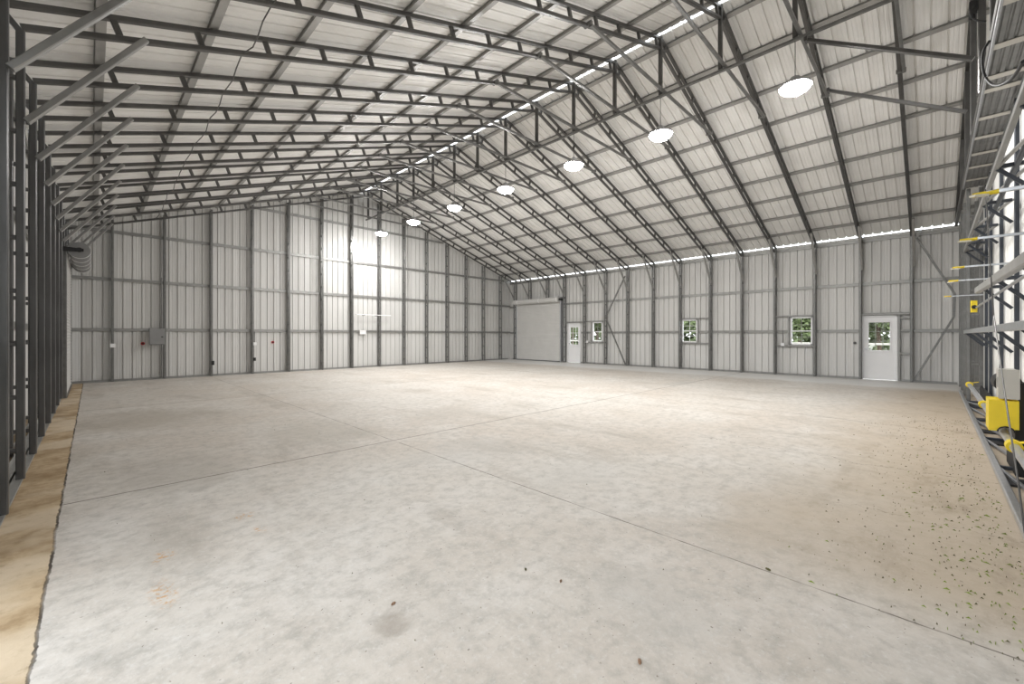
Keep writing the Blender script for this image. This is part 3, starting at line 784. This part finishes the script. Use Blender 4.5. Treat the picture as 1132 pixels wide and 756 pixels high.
mb = MB(); mb.box((-0.155, 0.04, -0.005), (0.155, 0.055, 0.185)); mb.build('backing', 'box', root)
root = empty('white_ledge', (9.04, YF - 0.012, 2.36), 'thin white horizontal ledge across the far gable above the small white sign', 'ledge')
mb = MB(); mb.bar((-0.83, -0.05, 0.0), (0.83, -0.05, 0.0), 0.10, 0.035); mb.build('board', 'white', root)
for x in (-0.43, 0.16): 
    mb = MB(); mb.bar((x, -0.05, -0.027), (x, 0.20, -0.027), 0.03, 0.02); mb.build('bracket', 'post', root)
def jbox(x, y, z, n, mname, lab, size=(0.055, 0.055, 0.075), conduit=0.4):
    root = empty('electrical_box', (x, y, z), lab, 'junction box')  # junction boxes, with two low outlets among them
    a, b_, c = size
    mb = MB(); mb.box((-a if n[0] else -a, -b_, -c), (a, b_, c), 0.006); mb.build('box', mname, root)
    mb = MB(); px, py = n[0] * (a + 0.004), n[1] * (b_ + 0.004)
    mb.box((px - (0.004 if n[0] else a * 0.85), py - (0.004 if n[1] else b_ * 0.85), -c * 0.9), (px + (0.004 if n[0] else a * 0.85), py + (0.004 if n[1] else b_ * 0.85), c * 0.9)); mb.build('cover_plate', mname, root)
    if conduit:
        mb = MB(); mb.cyl((0, 0, c), (0, 0, c + conduit), 0.012, n=10); mb.build('conduit', 'post', root)
jbox(0.448, YF - 0.06, 1.126, (0, -1), 'white', 'white junction box on the post nearest the left corner of the far gable', (0.06, 0.05, 0.06))
jbox(4.30, YF - 0.06, 1.126, (0, -1), 'white', 'white junction box on the fourth post of the far gable', (0.05, 0.05, 0.055))
jbox(3.01, YF - 0.06, 0.475, (0, -1), 'black', 'black outlet box low on the third post of the far gable', (0.035, 0.04, 0.075), 0)
jbox(4.30, YF - 0.06, 0.551, (0, -1), 'black', 'black outlet box low on the fourth post of the far gable', (0.03, 0.04, 0.06), 0)
jbox(SR - 0.16, 3.90, 1.11, (-1, 0), 'white', 'white junction box under the rail beside the nearest window', (0.045, 0.055, 0.055), 0.45)
jbox(SR - 0.16, 12.5, 1.12, (-1, 0), 'white', 'white junction box under the rail beside the farthest window', (0.045, 0.055, 0.055), 0.45)
root = empty('door_bell_button', (SR - 0.02, 1.86, 1.19), 'small black round knob on the sheet left of the near white door', 'knob')
mb = MB(); mb.cyl((0.02, 0, 0), (-0.02, 0, 0), 0.04, n=18); mb.build('base', 'black', root)
mb = MB(); mb.cyl((-0.02, 0, 0), (-0.035, 0, 0), 0.024, n=18); mb.build('button', 'steel', root)
# cables
pts = []
ycs = [18.0] + FY[::-1]
for i, y in enumerate(FY):
    x = 1.42 + 0.02 * math.sin(i * 2.1); z = zs(x) - 0.325
    pts.append((x, y, z))
    if i < len(FY) - 1:
        yn = FY[i + 1]
        for t in (0.25, 0.5, 0.75): pts.append((x + 0.02 * math.sin(i + t * 5), y + (yn - y) * t, z - 0.09 * math.sin(PI * t) * (0.5 + 0.5 * math.sin(i * 1.7) ** 2)))
mb = MB(); mb.tube(pts, 0.008, 6); tag(mb.build('hanging_cable', 'steel'), 'thin grey cable draped under the left roof slope from frame to frame', 'cable')
def arc_pts(a, b_, sag, n=14): 
    a, b_ = Vector(a), Vector(b_)
    return [a.lerp(b_, i / n) + Vector(sag) * math.sin(PI * i / n) for i in range(n + 1)]
def smooth(p, n=5):
    p = [Vector(q) for q in p]; out = []
    for i in range(len(p) - 1):
        a, b_, c, d = p[max(i - 1, 0)], p[i], p[i + 1], p[min(i + 2, len(p) - 1)]
        for k in range(n):
            t = k / n
            out.append(0.5 * (2 * b_ + (c - a) * t + (2 * a - 5 * b_ + 4 * c - d) * t * t + (3 * b_ - a - 3 * c + d) * t ** 3))
    return out + [p[-1]]
mb = MB(); mb.tube(smooth([[6.7, -0.418, 4.553], [6.7, -0.38, 4.476], [6.7, -0.367, 4.386], [6.7, -0.374, 4.258], [6.65, -0.396, 4.131], [6.4, -0.423, 3.957], [5.9, -0.434, 3.743], [5.25, -0.434, 3.506], [4.85, -0.436, 3.395], [4.55, -0.437, 3.337]]), 0.012)
tag(mb.build('power_cable', 'black'), 'black power cable looping down in front of the soffit strips', 'cable')
mb = MB(); mb.tube(smooth([[8.5, -0.392, 5.937], [8.5, -0.358, 5.881], [8.5, -0.375, 5.785], [8.5, -0.433, 5.705], [8.5, -0.498, 5.659]]), 0.013)
tag(mb.build('power_cable', 'black'), 'black power cable looping beside the strut end at the near gable', 'cable')
root = empty('electrical_box', (8.72, -0.40, 5.92), 'black junction box at the top of the near gable frame', 'junction box')  # junction box, no outlet
mb = MB(); mb.box((-0.10, -0.03, 0), (0.10, 0.05, 0.16), 0.01); mb.build('box', 'black', root)
mb = MB(); mb.cyl((0, 0.01, 0), (0, 0.01, -0.05), 0.025, n=12); mb.build('gland', 'black', root)
# loose debris
def flakes(name, n, region, m, smin, smax, lab, long=2.2, fn=None):
    vs, fs = [], []
    c = 0
    while c < n:
        x, y = region()
        if fn and not fn(x, y): continue
        c += 1
        s = random.uniform(smin, smax); a = random.uniform(0, 2 * PI); l = s * random.uniform(1, long)
        ca, sa = math.cos(a), math.sin(a); b = len(vs)
        for px, py, pz in ((-l, 0, 0.001), (-l * 0.3, s * 0.4, 0.004), (l * 0.5, s * 0.35, 0.006), (l, 0, 0.002), (l * 0.4, -s * 0.4, 0.003), (-l * 0.4, -s * 0.35, 0.005),
                           (0, 0, 0.0125)):
            vs.append((x + px * ca - py * sa, y + px * sa + py * ca, pz))
        for i in range(6): fs.append((b + i, b + (i + 1) % 6, b + 6))
        fs.append(tuple(b + 5 - i for i in range(6)))
    me = mesh_from(name, vs, fs, m); o = link(name, me)
    return tag(o, lab, 'debris', kind='stuff')
def reg():
    x = random.uniform(2.9, 10.5); y = -0.4 + abs(random.gauss(0, 0.55)); return x, y
flakes('fallen_leaves', 620, reg, 'debris', 0.0015, 0.0055, 'dry brown leaf scraps scattered on the floor by the big white door')
flakes('grass_clippings', 240, lambda: (2.9 + abs(random.gauss(0, 2.2)), -0.42 + abs(random.gauss(0, 0.38))), 'grass_clip', 0.0015, 0.0055, 'green grass clippings scattered on the floor by the big white door', 5)
flakes('floor_grit', 150, lambda: (random.uniform(0, 9), random.uniform(0.3, 8) ** 1.0), 'debris', 0.002, 0.005, 'small dark grit scattered over the open concrete floor', 1.6)
def one_leaf(name, x, y, s, m, lab, cat, a):
    root = MB(); n = 12
    vs = [(0, 0, 0.012)] + [((s * math.cos(2 * PI * i / n)) * (1.0 if i % 3 else 1.25), 0.55 * s * math.sin(2 * PI * i / n), 0.002 + 0.008 * (i % 2)) for i in range(n)]
    ca, sa = math.cos(a), math.sin(a)
    vs = [(x + p * ca - q * sa, y + p * sa + q * ca, z) for p, q, z in vs]
    root.add(vs, [(0, 1 + i, 1 + (i + 1) % n) for i in range(n)] + [tuple(range(n, 0, -1))])
    tag(root.build(name, m), lab, cat)

for i, (x, y, sz, m, lab, a) in enumerate([
    (1.715, 0.919, 0.015, 'rust_leaf', 'rusty brown dead leaf on the floor nearest the camera', 0.6),
    (2.95, 0.721, 0.014, 'debris', 'dark twisted leaf lying on the floor joint', 1.3),
    (1.147, 2.052, 0.013, 'rust_leaf', 'small brown oval leaf beside a scuff mark on the open floor', 0.2),
    (1.892, 1.777, 0.012, 'debris', 'small black leaf scrap in the middle of the near floor', 0.9),
    (1.948, 1.546, 0.012, 'rust_leaf', 'pale brown oval leaf near the middle of the near floor', 0.4)]):
    one_leaf('dead_leaf', x, y, sz, m, lab, 'leaf', a)
# ------------------------------------------------------------------ outside
def ground():
    mb = MB(); mb.add([(-90, -60, -0.13), (140, -60, -0.13), (140, 90, -0.13), (-90, 90, -0.13), (-90, -60, -0.5), (140, -60, -0.5), (140, 90, -0.5), (-90, 90, -0.5)],
                      [(0, 1, 2, 3), (7, 6, 5, 4), (0, 4, 5, 1), (1, 5, 6, 2), (2, 6, 7, 3), (3, 7, 4, 0)])
    tag(mb.build('ground', 'gravel'), 'pale ground outside the building', 'ground', kind='structure')
ground()
def tree(x, y, h, r, lab, seed):
    rnd = random.Random(seed)
    root = empty('bushy_tree', (x, y, -0.13), lab, 'tree', 'trees outside the right wall')
    t = MB(); t.tube([(0, 0, 0), (0.05, 0.03, h * 0.3), (0.0, 0.08, h * 0.6)], 0.12); t.build('trunk', 'bark', root)
    vs, fs = [], []
    blobs = [(rnd.uniform(-r, r) * 0.6, rnd.uniform(-r, r) * 0.7, rnd.uniform(0.5, 0.92) * h, r * rnd.uniform(0.4, 0.6)) for _ in range(12)]
    for _ in range(3800):
        bx, by, bz, br = rnd.choice(blobs)
        d = Vector((rnd.gauss(0, 1), rnd.gauss(0, 1), rnd.gauss(0, 1))).normalized() * br * rnd.uniform(0.6, 1.05)
        c = Vector((bx, by, bz)) + d
        u = Vector((rnd.gauss(0, 1), rnd.gauss(0, 1), rnd.gauss(0, 1))).normalized(); w = u.orthogonal().normalized(); s = rnd.uniform(0.10, 0.24)
        b = len(vs); vs += [c - u * s, c + w * s * 0.5, c + u * s, c - w * s * 0.5]; fs.append((b, b + 1, b + 2, b + 3))
    link('foliage', mesh_from('foliage', vs, fs, 'leaf'), root)
tree(33, 6.2, 4.2, 2.0, 'green bushy tree seen through the nearest window', 1)
tree(38, 2.6, 4.6, 1.7, 'green bushy tree seen through the near white door', 5)
tree(34, 14.6, 4.5, 2.2, 'green bushy tree seen through the middle window', 2)
tree(33, 21.9, 4.6, 2.0, 'green bushy tree seen through the farthest window', 3)
tree(39, 29.2, 5.4, 2.4, 'green bushy tree seen through the far white door', 4)
rnd = random.Random(11); vs, fs = [], []
for _ in range(9000):
    c = Vector((rnd.gauss(58, 1.6), rnd.uniform(-8, 62), 0)); c.z = 9.5 * rnd.random() ** 0.8 * (0.75 + 0.25 * math.sin(c.y * 0.7)) - 0.13
    u = Vector((rnd.gauss(0, 1), rnd.gauss(0, 1), rnd.gauss(0, 1))).normalized(); w = u.orthogonal().normalized(); q = rnd.uniform(0.35, 0.75)
    b = len(vs); vs += [c - u * q, c + w * q * 0.6, c + u * q, c - w * q * 0.6]; fs.append((b, b + 1, b + 2, b + 3))
tag(link('distant_hedge', mesh_from('distant_hedge', vs, fs, 'hedge')), 'pale green belt of foliage far outside the right wall windows', 'hedge', kind='stuff')
# fence outside
root = empty('rail_fence', (27, 0, -0.13), 'pale horizontal rail fence outside the windows', 'fence')
for y in range(-2, 24, 3):
    mb = MB(); mb.bar((0, y, 0), (0, y, 1.25), 0.09, 0.09, (1, 0, 0)); mb.build('post', 'box', root)
for z in (0.45, 0.80, 1.15):
    mb = MB(); mb.bar((-0.06, -2, z), (-0.06, 22, z), 0.03, 0.10); mb.build('rail', 'box', root)

# ------------------------------------------------------------------ light, camera, view
w = bpy.data.worlds.new('overcast_sky'); scene.world = w; w.use_nodes = True
bg = w.node_tree.nodes['Background']; bg.inputs['Color'].default_value = (0.93, 0.97, 1.0, 1); bg.inputs['Strength'].default_value = 3.4
cam = bpy.data.cameras.new('camera'); co = bpy.data.objects.new('camera', cam); COL.objects.link(co)
cam.sensor_width = 36; cam.sensor_fit = 'HORIZONTAL'; cam.lens = 465.0366 / 1132 * 36; cam.clip_start = 0.05; cam.clip_end = 500
cam.shift_y = -(378 - 370.52) / 1132
co.location = (0, 0, 1.4473); co.rotation_euler = (PI / 2, 0, -0.7844)
scene.camera = co
scene.view_settings.view_transform = 'Standard'
scene.view_settings.look = 'None'
scene.view_settings.gamma = 1
scene.view_settings.use_curve_mapping = False
scene.view_settings.exposure = 0.34
scene.cycles.max_bounces = 12
scene.cycles.diffuse_bounces = 8
scene.cycles.use_denoising = True
